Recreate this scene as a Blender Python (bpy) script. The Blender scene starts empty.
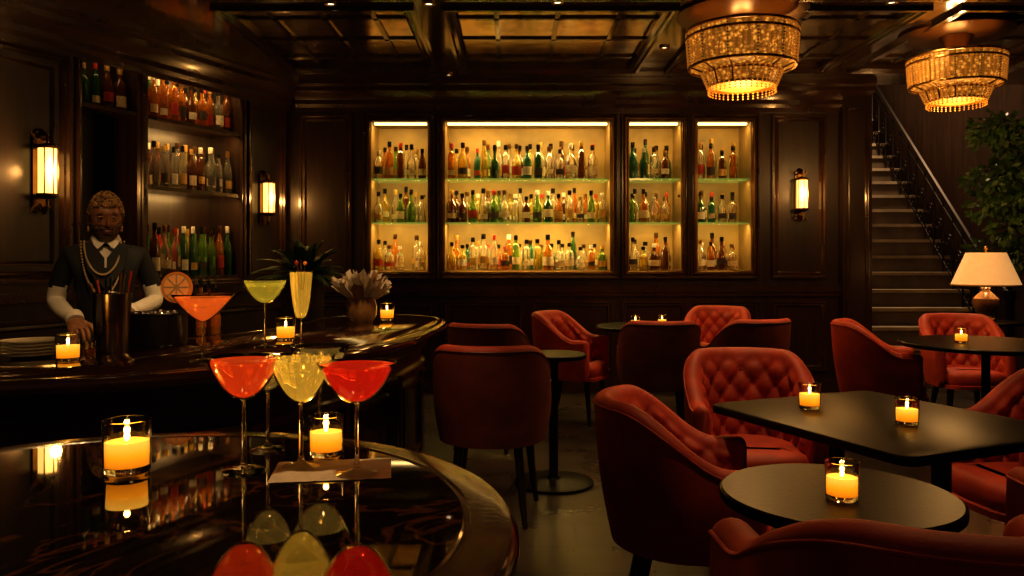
import bpy, bmesh, math, random
from mathutils import Vector, Matrix
random.seed(7)
R=random.Random(11)
sc=bpy.context.scene
pi=math.pi
# ---------------------------------------------------------------- materials
MATS={}
def mat(name,col,rough=.5,metal=0,emis=None,es=0,trans=0,ior=1.5,coat=0,noise=.25,nscale=6,bump=0,bscale=40,sheen=0,stretch=(1,1,1),cr=.08):
    m=bpy.data.materials.new(name); m.use_nodes=True
    nt=m.node_tree; b=nt.nodes['Principled BSDF']
    b.inputs['Roughness'].default_value=rough; b.inputs['Metallic'].default_value=metal
    b.inputs['IOR'].default_value=ior
    b.inputs['Transmission Weight'].default_value=trans
    b.inputs['Coat Weight'].default_value=coat
    b.inputs['Coat Roughness'].default_value=cr
    b.inputs['Sheen Weight'].default_value=sheen
    b.inputs['Sheen Tint'].default_value=(min(1,col[0]*2.5),min(1,col[1]*2.5),min(1,col[2]*2.5),1)
    if emis: 
        b.inputs['Emission Color'].default_value=(*emis,1); b.inputs['Emission Strength'].default_value=es
    b.inputs['Base Color'].default_value=(*col,1)
    if noise>0 or bump>0:
        tc=nt.nodes.new('ShaderNodeTexCoord'); mp=nt.nodes.new('ShaderNodeMapping')
        mp.inputs['Scale'].default_value=stretch
        nt.links.new(tc.outputs['Object'],mp.inputs['Vector'])
    if noise>0:
        n=nt.nodes.new('ShaderNodeTexNoise'); n.inputs['Scale'].default_value=nscale; n.inputs['Detail'].default_value=4
        nt.links.new(mp.outputs[0],n.inputs['Vector'])
        r=nt.nodes.new('ShaderNodeValToRGB')
        r.color_ramp.elements[0].position=.3; r.color_ramp.elements[1].position=.7
        r.color_ramp.elements[0].color=(*[c*(1-noise) for c in col],1)
        r.color_ramp.elements[1].color=(*[min(1,c*(1+noise)) for c in col],1)
        nt.links.new(n.outputs['Fac'],r.inputs[0]); nt.links.new(r.outputs[0],b.inputs['Base Color'])
    if bump>0:
        n2=nt.nodes.new('ShaderNodeTexNoise'); n2.inputs['Scale'].default_value=bscale; n2.inputs['Detail'].default_value=3
        nt.links.new(mp.outputs[0],n2.inputs['Vector'])
        bp=nt.nodes.new('ShaderNodeBump'); bp.inputs['Strength'].default_value=bump; bp.inputs['Distance'].default_value=.01
        nt.links.new(n2.outputs['Fac'],bp.inputs['Height']); nt.links.new(bp.outputs[0],b.inputs['Normal'])
    MATS[name]=m; return m
mat('wood',(.028,.013,.0065),.38,coat=.3,cr=.22,noise=.4,nscale=3,stretch=(6,6,.6),bump=.08,bscale=20)
mat('wood_trim',(.044,.020,.009),.27,coat=.45,cr=.12,noise=.35,nscale=4)
mat('wood_ceiling',(.040,.022,.011),.16,coat=.6,noise=.3,nscale=3)
mat('mirror',(.56,.45,.31),.17,metal=1,noise=.3,nscale=8,bump=.15,bscale=7)
mat('bar_top',(.042,.013,.006),.08,ior=1.65,coat=.75,noise=.5,nscale=4)
mat('bar_front',(.055,.020,.010),.3,coat=.4,noise=.3)
mat('bar_mould',(.075,.027,.013),.2,coat=.6,noise=.3)
mat('table_rim',(.038,.014,.008),.16,ior=1.45,coat=.4,noise=.4,nscale=9,bump=.05,bscale=60)
mat('black_top',(.0042,.0034,.0026),.36,ior=1.28,noise=.5,nscale=14,bump=.05,bscale=60)
mat('black_metal',(.008,.007,.006),.4,metal=.5,noise=.2)
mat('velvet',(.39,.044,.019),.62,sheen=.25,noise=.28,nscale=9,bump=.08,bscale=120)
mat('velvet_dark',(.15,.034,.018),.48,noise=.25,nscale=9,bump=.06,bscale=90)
mat('button',(.22,.020,.010),.5,noise=.1)
mat('leg',(.012,.008,.006),.3,coat=.3,noise=.2)
mat('brass',(.50,.29,.08),.28,metal=1,noise=.2)
mat('brass_dark',(.18,.10,.035),.35,metal=1,noise=.3)
mat('bead',(.75,.40,.08),.18,metal=.5,emis=(1,.38,.05),es=.18,noise=.3,nscale=30)
mat('lampshade',(.85,.58,.31),.7,emis=(1,.50,.17),es=.42,noise=.08,nscale=20)
mat('frost',(1,.8,.5),.4,emis=(1,.55,.13),es=2.0,noise=.05)
mat('bulb',(1,.9,.7),.4,emis=(1,.75,.42),es=4,noise=.02)
mat('strip',(1,.9,.7),.4,emis=(1,.68,.25),es=3,noise=.02)
mat('cab_back',(.36,.235,.068),.5,emis=(1,.58,.12),es=.03,noise=.4,nscale=2.5)
mat('cab_in',(.32,.21,.08),.4,noise=.15)
mat('shelf_glass',(.45,.62,.25),.08,trans=.6,emis=(.6,.75,.15),es=.08,noise=.05)
mat('glass',(1,1,1),.0,trans=1,ior=1.45,noise=.01)
mat('g_clear',(.97,.95,.86),.03,trans=.93,ior=1.36,noise=.02)
mat('g_green',(.24,.46,.07),.06,trans=.78,ior=1.35,noise=.2,nscale=20)
mat('g_dkgreen',(.03,.11,.02),.08,trans=.4,noise=.2)
mat('g_amber',(.72,.28,.04),.06,trans=.78,ior=1.35,noise=.15)
mat('g_brown',(.16,.05,.012),.08,trans=.5,noise=.15)
mat('g_red',(.45,.03,.015),.08,trans=.4,noise=.15)
mat('g_yellow',(.84,.64,.14),.06,trans=.8,ior=1.35,noise=.1)
mat('g_teal',(.05,.22,.14),.06,trans=.6,ior=1.35,noise=.1)
mat('g_black',(.01,.01,.01),.12,noise=.1)
mat('lab_cream',(.70,.58,.36),.6,noise=.25,nscale=60)
mat('lab_white',(.75,.70,.58),.6,noise=.25,nscale=60)
mat('lab_dark',(.05,.04,.04),.5,noise=.2)
mat('lab_gold',(.55,.34,.09),.4,metal=.4,noise=.2,nscale=60)
mat('lab_red',(.42,.04,.02),.5,noise=.2,nscale=60)
mat('liq_coral',(.98,.19,.05),.04,trans=.75,ior=1.34,emis=(1,.11,.015),es=.20,noise=.15,nscale=14)  # weak emission on all liquids paints a glow into the drinks
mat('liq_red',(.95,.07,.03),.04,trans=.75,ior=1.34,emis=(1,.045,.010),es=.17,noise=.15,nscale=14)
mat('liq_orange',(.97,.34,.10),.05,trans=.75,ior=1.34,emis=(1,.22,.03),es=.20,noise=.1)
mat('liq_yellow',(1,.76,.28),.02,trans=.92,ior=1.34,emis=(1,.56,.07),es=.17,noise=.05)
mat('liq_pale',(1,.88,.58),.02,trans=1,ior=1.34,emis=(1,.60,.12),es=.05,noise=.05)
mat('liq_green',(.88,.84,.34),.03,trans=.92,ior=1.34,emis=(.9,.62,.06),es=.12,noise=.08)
mat('flame',(1,.8,.3),.5,emis=(1,.68,.18),es=10,noise=.01)
mat('steel',(.42,.36,.30),.22,metal=1,noise=.15)
mat('gunmetal',(.06,.05,.045),.3,metal=.8,noise=.2)
mat('napkin',(.80,.70,.55),.85,noise=.12,nscale=30,bump=.2,bscale=80)
mat('napkin_brown',(.42,.24,.12),.85,noise=.2,nscale=30)
mat('plate',(.75,.70,.62),.2,coat=.3,noise=.05)
mat('orange_peel',(.9,.30,.03),.5,emis=(1,.25,.02),es=.1,noise=.1,nscale=40)
mat('orange_flesh',(.95,.42,.12),.35,emis=(1,.3,.05),es=.18,noise=.15,nscale=30)  # peel and flesh given weak emission so the dark slice reads brighter
mat('fern',(.035,.085,.016),.5,noise=.5,nscale=5)
mat('leaf',(.045,.095,.016),.5,noise=.5,nscale=4)
mat('bark',(.06,.035,.02),.8,noise=.3,nscale=20)
mat('planter',(.05,.035,.025),.4,coat=.2,noise=.3)
mat('soil',(.02,.013,.008),.95,noise=.4)
mat('ceramic',(.16,.10,.05),.22,coat=.6,noise=.5,nscale=9)
mat('vase_amber',(.45,.24,.09),.25,trans=.3,coat=.5,noise=.4,nscale=14)
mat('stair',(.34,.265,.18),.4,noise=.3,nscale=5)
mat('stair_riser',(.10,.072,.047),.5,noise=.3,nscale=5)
mat('iron',(.025,.018,.012),.35,metal=.7,noise=.2)
mat('skin',(.26,.115,.05),.5,noise=.25,nscale=35)
mat('hair',(.28,.15,.05),.6,noise=.5,nscale=40)
mat('beard',(.10,.05,.02),.7,noise=.4,nscale=40)
mat('vest',(.009,.009,.010),.7,noise=.2,bump=.1,bscale=150)
mat('shirt',(.68,.61,.50),.75,noise=.08,bump=.15,bscale=60)
mat('pearl',(.46,.33,.18),.25,coat=.4,noise=.1)
mat('eye',(.7,.66,.6),.2,noise=.02)
mat('pupil',(.02,.012,.01),.1,noise=.02)
mat('lip',(.22,.07,.045),.4,noise=.1)
mat('shoe',(.01,.01,.01),.2,coat=.5,noise=.1)
def waxm():
    m=mat('wax',(.95,.48,.05),.4,emis=(1,.38,.015),es=1.05,noise=.12,nscale=40)  # emission ramp paints the candle glow into the wax, dimmer towards the base
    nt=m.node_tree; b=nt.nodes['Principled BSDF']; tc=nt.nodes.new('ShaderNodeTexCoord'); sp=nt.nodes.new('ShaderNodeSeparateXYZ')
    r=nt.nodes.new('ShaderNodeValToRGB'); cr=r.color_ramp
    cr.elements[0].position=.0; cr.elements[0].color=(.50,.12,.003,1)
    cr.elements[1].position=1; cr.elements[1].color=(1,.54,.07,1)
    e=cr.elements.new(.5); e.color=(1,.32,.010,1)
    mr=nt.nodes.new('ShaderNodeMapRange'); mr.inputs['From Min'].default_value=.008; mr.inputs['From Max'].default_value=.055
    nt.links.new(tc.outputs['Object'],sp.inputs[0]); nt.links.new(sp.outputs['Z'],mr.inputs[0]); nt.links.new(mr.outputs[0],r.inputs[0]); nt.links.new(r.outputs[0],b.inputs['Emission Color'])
waxm()
def lacquer():
    m=mat('lacquer',(.02,.011,.008),.03,ior=1.9,coat=.6,noise=0)
    nt=m.node_tree; b=nt.nodes['Principled BSDF']; b.inputs['Coat Roughness'].default_value=.02
    tc=nt.nodes.new('ShaderNodeTexCoord'); n=nt.nodes.new('ShaderNodeTexNoise')
    n.inputs['Scale'].default_value=3.5; n.inputs['Detail'].default_value=6; n.inputs['Distortion'].default_value=1.8
    r=nt.nodes.new('ShaderNodeValToRGB'); cr=r.color_ramp
    cr.elements[0].position=.484; cr.elements[0].color=(.006,.003,.002,1)
    cr.elements[1].position=.516; cr.elements[1].color=(.006,.003,.002,1)
    e=cr.elements.new(.5); e.color=(.12,.040,.013,1)
    nt.links.new(tc.outputs['Object'],n.inputs['Vector']); nt.links.new(n.outputs['Fac'],r.inputs[0]); nt.links.new(r.outputs[0],b.inputs['Base Color'])
lacquer()
def floor_mat():
    m=mat('floor_stone',(.05,.04,.03),.28,noise=0,coat=.12)
    nt=m.node_tree; b=nt.nodes['Principled BSDF']
    tc=nt.nodes.new('ShaderNodeTexCoord'); br=nt.nodes.new('ShaderNodeTexBrick')
    br.inputs['Scale'].default_value=1; br.inputs['Brick Width'].default_value=.6; br.inputs['Row Height'].default_value=.3
    br.inputs['Mortar Size'].default_value=.006
    br.inputs['Color1'].default_value=(.042,.030,.021,1); br.inputs['Color2'].default_value=(.027,.020,.014,1); br.inputs['Mortar'].default_value=(.010,.007,.005,1)
    n=nt.nodes.new('ShaderNodeTexNoise'); n.inputs['Scale'].default_value=3; n.inputs['Detail'].default_value=8
    mx=nt.nodes.new('ShaderNodeMixRGB'); mx.blend_type='OVERLAY'; mx.inputs[0].default_value=.6
    rr=nt.nodes.new('ShaderNodeMapRange'); rr.inputs['To Min'].default_value=.18; rr.inputs['To Max'].default_value=.42
    nt.links.new(tc.outputs['Object'],br.inputs['Vector']); nt.links.new(tc.outputs['Object'],n.inputs['Vector'])
    nt.links.new(br.outputs['Color'],mx.inputs[1]); nt.links.new(n.outputs['Fac'],mx.inputs[2]); nt.links.new(mx.outputs[0],b.inputs['Base Color'])
    nt.links.new(n.outputs['Fac'],rr.inputs[0]); nt.links.new(rr.outputs[0],b.inputs['Roughness'])
floor_mat()
def crystal_shell():
    m=mat('drum',(.55,.30,.07),.4,emis=(1,.40,.05),es=1,noise=0)
    nt=m.node_tree; b=nt.nodes['Principled BSDF']
    tc=nt.nodes.new('ShaderNodeTexCoord'); n=nt.nodes.new('ShaderNodeTexVoronoi'); n.inputs['Scale'].default_value=34
    mr=nt.nodes.new('ShaderNodeMapRange'); mr.inputs['From Min'].default_value=.0; mr.inputs['From Max'].default_value=.55
    mr.inputs['To Min'].default_value=.95; mr.inputs['To Max'].default_value=.10
    nt.links.new(tc.outputs['Object'],n.inputs['Vector']); nt.links.new(n.outputs['Distance'],mr.inputs[0]); nt.links.new(mr.outputs[0],b.inputs['Emission Strength'])
crystal_shell()
# ---------------------------------------------------------------- mesh builder
class MB:
    def __init__(s): s.v=[];s.f=[];s.m=[];s.names=[];s.M=None
    def mi(s,n):
        if n not in s.names: s.names.append(n)
        return s.names.index(n)
    def add(s,vs,fs,mt,M=None):
        o=len(s.v); k=s.mi(mt)
        for v in vs:
            v=Vector(v)
            if M is not None: v=M@v
            if s.M is not None: v=s.M@v
            s.v.append(v)
        for f in fs: s.f.append([i+o for i in f]); s.m.append(k)
    def box(s,x0,x1,y0,y1,z0,z1,mt,M=None):
        vs=[(x,y,z) for z in(z0,z1) for y in(y0,y1) for x in(x0,x1)]
        s.add(vs,[(0,2,3,1),(4,5,7,6),(0,1,5,4),(1,3,7,5),(3,2,6,7),(2,0,4,6)],mt,M)
    def lathe(s,pr,mt,seg=24,c=(0,0,0),M=None,sx=1,sy=1):
        vs=[];rings=[]
        for r,z in pr:
            if r<1e-6: rings.append([len(vs)]); vs.append((c[0],c[1],c[2]+z))
            else:
                rings.append(list(range(len(vs),len(vs)+seg)))
                for i in range(seg):
                    a=2*pi*i/seg; vs.append((c[0]+r*sx*math.cos(a),c[1]+r*sy*math.sin(a),c[2]+z))
        fs=[]
        for A,B in zip(rings,rings[1:]):
            if len(A)==1 and len(B)==1: continue
            for i in range(seg):
                j=(i+1)%seg
                if len(A)==1: fs.append((A[0],B[i],B[j]))
                elif len(B)==1: fs.append((A[i],A[j],B[0]))
                else: fs.append((A[i],A[j],B[j],B[i]))
        s.add(vs,fs,mt,M)
    def sphere(s,c,r,mt,seg=10,M=None,sc_=(1,1,1)):
        n=max(4,seg//2+1)
        pr=[(math.sin(pi*i/n),-math.cos(pi*i/n)) for i in range(n+1)]
        pr[0]=(0,-1);pr[-1]=(0,1)
        T=Matrix.Translation(c)@Matrix.Diagonal((r*sc_[0],r*sc_[1],r*sc_[2],1))
        if M is not None: T=M@T
        s.lathe(pr,mt,seg,M=T)
    def tube(s,pts,rad,mt,seg=8,M=None,cap=True):
        pts=[Vector(p) for p in pts]; n=len(pts)
        if not isinstance(rad,(list,tuple)): rad=[rad]*n
        vs=[];fs=[]; up=None
        for i,p in enumerate(pts):
            t=(pts[min(n-1,i+1)]-pts[max(0,i-1)])
            if t.length<1e-9: t=Vector((0,0,1))
            t.normalize()
            if up is None: up=Vector((0,0,1)) if abs(t.z)<.9 else Vector((1,0,0))
            a=t.cross(up)
            if a.length<1e-6: a=t.orthogonal()
            a.normalize(); b=a.cross(t).normalized(); up=b
            for k in range(seg):
                an=2*pi*k/seg; vs.append(p+(a*math.cos(an)+b*math.sin(an))*rad[i])
        for i in range(n-1):
            for k in range(seg):
                l=(k+1)%seg; fs.append((i*seg+k,i*seg+l,(i+1)*seg+l,(i+1)*seg+k))
        if cap: fs.append(tuple(range(seg-1,-1,-1))); fs.append(tuple(range((n-1)*seg,n*seg)))
        s.add(vs,fs,mt,M)
    def rings(s,rings,mt,cap0=True,cap1=True,M=None,closed=True):
        n=len(rings[0]); vs=[p for r in rings for p in r]; fs=[]
        for i in range(len(rings)-1):
            for k in range(n if closed else n-1):
                l=(k+1)%n; fs.append((i*n+k,i*n+l,(i+1)*n+l,(i+1)*n+k))
        if cap0: fs.append(tuple(range(n-1,-1,-1)))
        if cap1: fs.append(tuple(range((len(rings)-1)*n,len(rings)*n)))
        s.add(vs,fs,mt,M)
    def polyprof(s,poly,prof,mt,M=None,cap0=True,cap1=True):
        s.rings([[(x,y,z) for x,y in inset(poly,o)] for o,z in prof],mt,cap0,cap1,M)
    def frame(s,u0,u1,z0,z1,w,wd,d,mt,M=None):
        pr=[(0,0),(0,d),(wd*.3,d),(wd*.45,d*.55),(wd*.75,d*.7),(wd,0.0)]
        rg=[]
        for o,dp in pr:
            rg.append([(u0+o,w+dp,z0+o),(u1-o,w+dp,z0+o),(u1-o,w+dp,z1-o),(u0+o,w+dp,z1-o)])
        s.rings(rg,mt,False,False,M)
    def obj(s,name,loc=(0,0,0),rot=0,parent=None,bevel=0,recalc=True,smooth=True,ang=35):
        me=bpy.data.meshes.new(name); me.from_pydata([tuple(v) for v in s.v],[],s.f)
        for n in s.names: me.materials.append(MATS[n])
        for p,k in zip(me.polygons,s.m): p.material_index=k; p.use_smooth=smooth
        if recalc:
            bm=bmesh.new(); bm.from_mesh(me); bmesh.ops.recalc_face_normals(bm,faces=bm.faces); bm.to_mesh(me); bm.free()
        me.validate(); me.update()
        if smooth: me.set_sharp_from_angle(angle=math.radians(ang))
        return place(name,me,loc,rot,parent,bevel)
def place(name,me,loc=(0,0,0),rot=0,parent=None,bevel=0):
    o=bpy.data.objects.new(name,me); sc.collection.objects.link(o)
    o.location=loc; o.rotation_euler=(0,0,rot)
    if parent: o.parent=parent
    return o
def inset(poly,o):
    n=len(poly); out=[]
    if abs(o)<1e-9: return list(poly)
    area=sum(poly[i][0]*poly[(i+1)%n][1]-poly[(i+1)%n][0]*poly[i][1] for i in range(n))
    sg=1 if area>0 else -1
    for i in range(n):
        a=Vector(poly[i-1]);b=Vector(poly[i]);c=Vector(poly[(i+1)%n])
        d1=(b-a);d2=(c-b)
        if d1.length<1e-9 or d2.length<1e-9: out.append(tuple(b)); continue
        d1.normalize();d2.normalize()
        n1=Vector((-d1.y,d1.x))*sg; n2=Vector((-d2.y,d2.x))*sg
        m=(n1+n2)
        if m.length<1e-6: m=n1
        m.normalize(); k=max(.4,m.dot(n1))
        out.append(tuple(b+m*o/k))
    return out
def catmull(P,n=8,closed=False):
    out=[];N=len(P)
    rng=range(N) if closed else range(N-1)
    for i in rng:
        if closed: p=[Vector(P[(i+k-1)%N]) for k in range(4)]
        else: p=[Vector(P[max(0,min(N-1,i+k-1))]) for k in range(4)]
        for j in range(n):
            t=j/n
            out.append(tuple(.5*((2*p[1])+(-p[0]+p[2])*t+(2*p[0]-5*p[1]+4*p[2]-p[3])*t*t+(-p[0]+3*p[1]-3*p[2]+p[3])*t**3)))
    if not closed: out.append(tuple(P[-1]))
    return out
def light(kind,name,loc,power,col=(1,.62,.28),size=.05,parent=None,target=None,spot=60,sizey=None,blend=.6):
    l=bpy.data.lights.new(name,kind); l.energy=power; l.color=col
    if kind=='AREA':
        l.size=size
        if sizey: l.shape='RECTANGLE'; l.size_y=sizey
    elif kind=='SPOT': l.shadow_soft_size=size; l.spot_size=math.radians(spot); l.spot_blend=blend
    else: l.shadow_soft_size=size
    o=bpy.data.objects.new(name,l); sc.collection.objects.link(o); o.location=loc
    if target is not None:
        o.rotation_euler=(Vector(target)-Vector(loc)).to_track_quat('-Z','Y').to_euler()
    if parent:
        bpy.context.view_layer.update()
        o.parent=parent; o.matrix_parent_inverse=parent.matrix_world.inverted()
    return o
YB=7.8; ZC=2.99
CX,CY=-2.16,YB
dl=Vector((-.441,-1)).normalized()
ML=Matrix(((dl.x,-dl.y,0,CX),(dl.y,dl.x,0,CY),(0,0,1,0),(0,0,0,1)))
MBk=Matrix(((1,0,0,0),(0,-1,0,YB),(0,0,1,0),(0,0,0,1)))
def holes_wall(mb,u0,u1,z0,z1,w0,w1,holes,mt,M):
    us=sorted({u0,u1,*[h[0] for h in holes],*[h[1] for h in holes]})
    zs=sorted({z0,z1,*[h[2] for h in holes],*[h[3] for h in holes]})
    for i in range(len(us)-1):
        for j in range(len(zs)-1):
            cu=(us[i]+us[i+1])/2; cz=(zs[j]+zs[j+1])/2
            if any(h[0]<cu<h[1] and h[2]<cz<h[3] for h in holes): continue
            mb.box(us[i],us[i+1],w0,w1,zs[j],zs[j+1],mt,M)
# ---------------------------------------------------------------- room
b=MB(); b.box(-6.5,5.4,-1.8,13,-.1,0,'floor_stone'); b.obj('floor')
CABS=[(-1.384,-.81),(-.663,.965),(1.13,1.66),(1.80,2.34)]
CZ0,CZ1=1.17,2.64
b=MB(); holes_wall(b,-2.7,3.47,0,ZC,-.45,0,[(a,c,CZ0,CZ1) for a,c in CABS],'wood',MBk)
b.box(-2.7,3.47,-.5,-.45,0,ZC,'wood',MBk)
for a,c in [(-2.07,-1.56),(2.53,3.06)]: b.frame(a,c,1.10,2.70,0,.07,.03,'wood_trim',MBk)
for a,c in [(-2.07,-1.56),(-1.45,-.75),(-.66,.12),(.2,.98),(1.07,1.70),(1.78,2.42),(2.53,3.06)]: b.frame(a,c,.2,.88,0,.06,.025,'wood_trim',MBk)
b.box(-2.16,3.2,0,.05,.97,1.03,'wood_trim',MBk); b.box(-2.16,3.2,0,.03,.93,.97,'wood_trim',MBk)
b.box(3.19,3.47,0,.09,0,ZC,'wood',MBk); b.frame(3.22,3.44,.3,2.75,.09,.04,.02,'wood_trim',MBk)
b.obj('wall_back')
b=MB()
holes_wall(b,0,9,0,ZC,-.36,0,[(.69,1.70,1.12,2.88),(1.79,2.27,1.12,2.88)],'wood',ML)
b.box(0,9,-.40,-.36,0,ZC,'wood',ML)
b.frame(.10,.60,1.15,2.72,0,.06,.03,'wood_trim',ML)
for a in (2.37,3.4,4.4,5.4,6.4,7.4): b.frame(a,a+.9,1.13,2.74,0,.08,.035,'wood_trim',ML); b.frame(a+.12,a+.78,1.25,2.62,0,.03,.015,'wood_trim',ML)
for a in (.1,1.1,2.1,3.1,4.1,5.1,6.1,7.1): b.frame(a,a+.9,.2,.88,0,.07,.03,'wood_trim',ML)
b.box(0,9,0,.05,1.0,1.06,'wood_trim',ML)
for z in (1.14,1.86,2.41): b.box(.69,1.70,-.35,.0,z-.02,z+.01,'wood_trim',ML)
for z in (1.14,2.41): b.box(1.79,2.27,-.35,.0,z-.02,z+.01,'wood_trim',ML)
b.frame(.64,1.75,1.07,2.93,0,.05,.03,'wood_trim',ML); b.frame(1.75,2.32,1.07,2.93,0,.045,.03,'wood_trim',ML)
b.obj('wall_left')
b=MB(); b.box(5.3,5.4,-1.8,13,0,5.2,'wood')
MR=Matrix(((0,-1,0,5.3),(1,0,0,0),(0,0,1,0),(0,0,0,1)))
for a in range(-1,8): b.frame(a+.05,a+.95,1.1,2.7,0,.08,.03,'wood_trim',MR); b.frame(a+.05,a+.95,.2,.9,0,.08,.03,'wood_trim',MR)
b.obj('wall_right')
b=MB(); b.box(3.3,3.47,YB+.5,13,0,5.2,'wood'); b.obj('wall_stair_side')
b=MB(); b.box(3.3,5.4,12.9,13,0,5.2,'wood'); b.obj('wall_stair_back')
b=MB(); b.box(3.3,5.4,YB-.02,13,5.2,5.3,'wood'); b.box(3.3,5.4,YB-.1,YB,ZC+.16,5.3,'wood'); b.obj('ceiling_stair')
b=MB(); MC=Matrix(((1,0,0,0),(0,0,1,0),(0,-1,0,ZC),(0,0,0,1)))
cols=[(-1.95,-.74),(-.40,1.05),(1.45,2.75),(3.1,4.4)]
rows=[(5.45,7.15),(3.3,5.1),(1.1,2.9),(-1.2,.7)]
H=[(c[0],c[1],r[0],r[1]) for c in cols for r in rows]+[(-3.15,-2.3,r[0],r[1]) for r in rows[2:]]
holes_wall(b,-6.5,5.4,-1.8,YB,-.16,0,H,'wood_ceiling',MC)
for h in H:
    b.box(h[0],h[1],h[2],h[3],ZC+.04,ZC+.14,'mirror')
    b.frame(h[0]-.08,h[1]+.08,h[2]-.08,h[3]+.08,0,.09,.03,'wood_ceiling',MC)
    w=h[1]-h[0]; L=h[3]-h[2]
    for k in (.2,.5,.8): b.box(h[0]+w*k-.018,h[0]+w*k+.018,h[2],h[3],ZC+.025,ZC+.04,'wood_ceiling')
    for k in (.18,.5,.82): b.box(h[0],h[1],h[2]+L*k-.02,h[2]+L*k+.02,ZC+.025,ZC+.04,'wood_ceiling')
b.obj('ceiling')
def cornice(name,u0,u1,M):
    b=MB()
    pr=[(0,2.72),(.03,2.72),(.03,2.76),(.06,2.79),(.06,2.83),(.10,2.87),(.16,2.90),(.16,2.94),(.20,2.96),(.20,ZC),(0,ZC)]
    b.rings([[(u,w,z) for w,z in pr] for u in (u0,u1)],'wood_trim',M=M); b.obj(name,ang=20)
cornice('trim_1',-2.1,3.47,MBk); cornice('trim_2',.05,9,ML)
b=MB(); b.box(-2.1,3.18,0,.03,0,.13,'wood_trim',MBk); b.box(-2.1,3.18,0,.045,0,.03,'wood_trim',MBk); b.obj('baseboard_back')
b=MB(); b.box(.05,9,0,.03,0,.13,'wood_trim',ML); b.obj('baseboard_left')
for i,(x,y) in enumerate([(-1.2,5.3),(-.55,5.3),(1.22,6.4),(-.58,7.35),(-.55,1.05),(-.6,3.1),(1.25,3.2),(1.22,2.0),(2.5,5.27),(.3,5.27),(-2.1,4.6),(1.22,4.6)]):
    b=MB(); b.lathe([(.026,0.0),(.042,0),(.042,-.012),(.030,-.014),(.026,-.004)],'brass_dark',16); b.lathe([(0,-.003),(.026,-.003)],'bulb',16)
    b.obj('recessed_downlight',(x,y,ZC-.001))
# ---------------------------------------------------------------- bottles
PROF=[
 [(0,0),(1,0),(1,.02),(1,.56),(.85,.66),(.46,.74),(.38,.79),(.38,.93)],
 [(0,0),(1.05,0),(1.08,.5),(1.0,.60),(.50,.70),(.38,.76),(.38,.93)],
 [(0,0),(.9,0),(.95,.45),(.75,.62),(.42,.78),(.36,.84),(.36,.93)],
 [(0,0),(1.1,0),(1.15,.08),(1.15,.50),(1.0,.62),(.48,.70),(.42,.75),(.42,.90)],
 [(0,0),(.85,0),(.85,.66),(.66,.74),(.38,.78),(.38,.93)],
 [(0,0),(.95,0),(1.17,.22),(1.05,.50),(.5,.62),(.38,.68),(.38,.9)],
]
GL=['g_clear']*7+['g_green','g_green','g_dkgreen','g_amber','g_amber','g_amber','g_brown','g_brown','g_yellow','g_yellow','g_teal']
LB=['lab_cream','lab_white','lab_dark','lab_gold','lab_cream','lab_dark','lab_gold','lab_cream','lab_white','lab_red']
CP=['g_black','lab_gold','g_black','g_black','brass','lab_white','brass_dark','lab_red','g_black','g_black']
def bottle(mb,x,y,z,h,r,gl,lb,cp,p,M,seg=12):
    pr=PROF[p]; top=pr[-1]
    mb.lathe([(a*r,c*h) for a,c in pr]+[(0,top[1]*h)],gl,seg,(x,y,z),M)
    mb.lathe([(top[0]*r*1.12,h*.86),(top[0]*r*1.18,h*.865),(top[0]*r*1.18,h*.995),(top[0]*r,h),(0,h)],cp,seg,(x,y,z),M)
    if R.random()<.25: return
    z0=R.uniform(.10,.18)*h; z1=z0+R.uniform(.14,.26)*h
    def rad(zz):
        for (a0,c0),(a1,c1) in zip(pr[1:],pr[2:]):
            if c0*h<=zz<=c1*h and c1>c0: return (a0+(a1-a0)*(zz/h-c0)/(c1-c0))*r
        return r
    n=9; vs=[]
    for zz in (z0,(z0+z1)/2,z1):
        for k in range(n):
            an=pi/2+(k/(n-1)-.5)*pi*.75; q=rad(zz)*1.03+.0008
            vs.append((x+q*math.cos(an),y+q*math.sin(an),z+zz))
    fs=[(i*n+k,i*n+k+1,(i+1)*n+k+1,(i+1)*n+k) for i in range(2) for k in range(n-1)]
    mb.add(vs,fs,lb,M)
def shelf_bottles(mb,u0,u1,w,z,hmin,hmax,M,pal=GL,step=.104,rmin=.042,rmax=.048,skip=.02):
    u=u0+.055
    while u<u1-.054:
        if R.random()>skip:
            h=R.uniform(hmin,hmax); bottle(mb,u,w+R.uniform(-.01,.01),z,h,R.uniform(rmin,rmax)*(.9 if h<hmin*1.1 else 1),R.choice(pal),R.choice(LB),R.choice(CP),R.randrange(6),M)
        u+=step*R.uniform(.99,1.06)
SH=[CZ0+.012,1.65,2.08]
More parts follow.
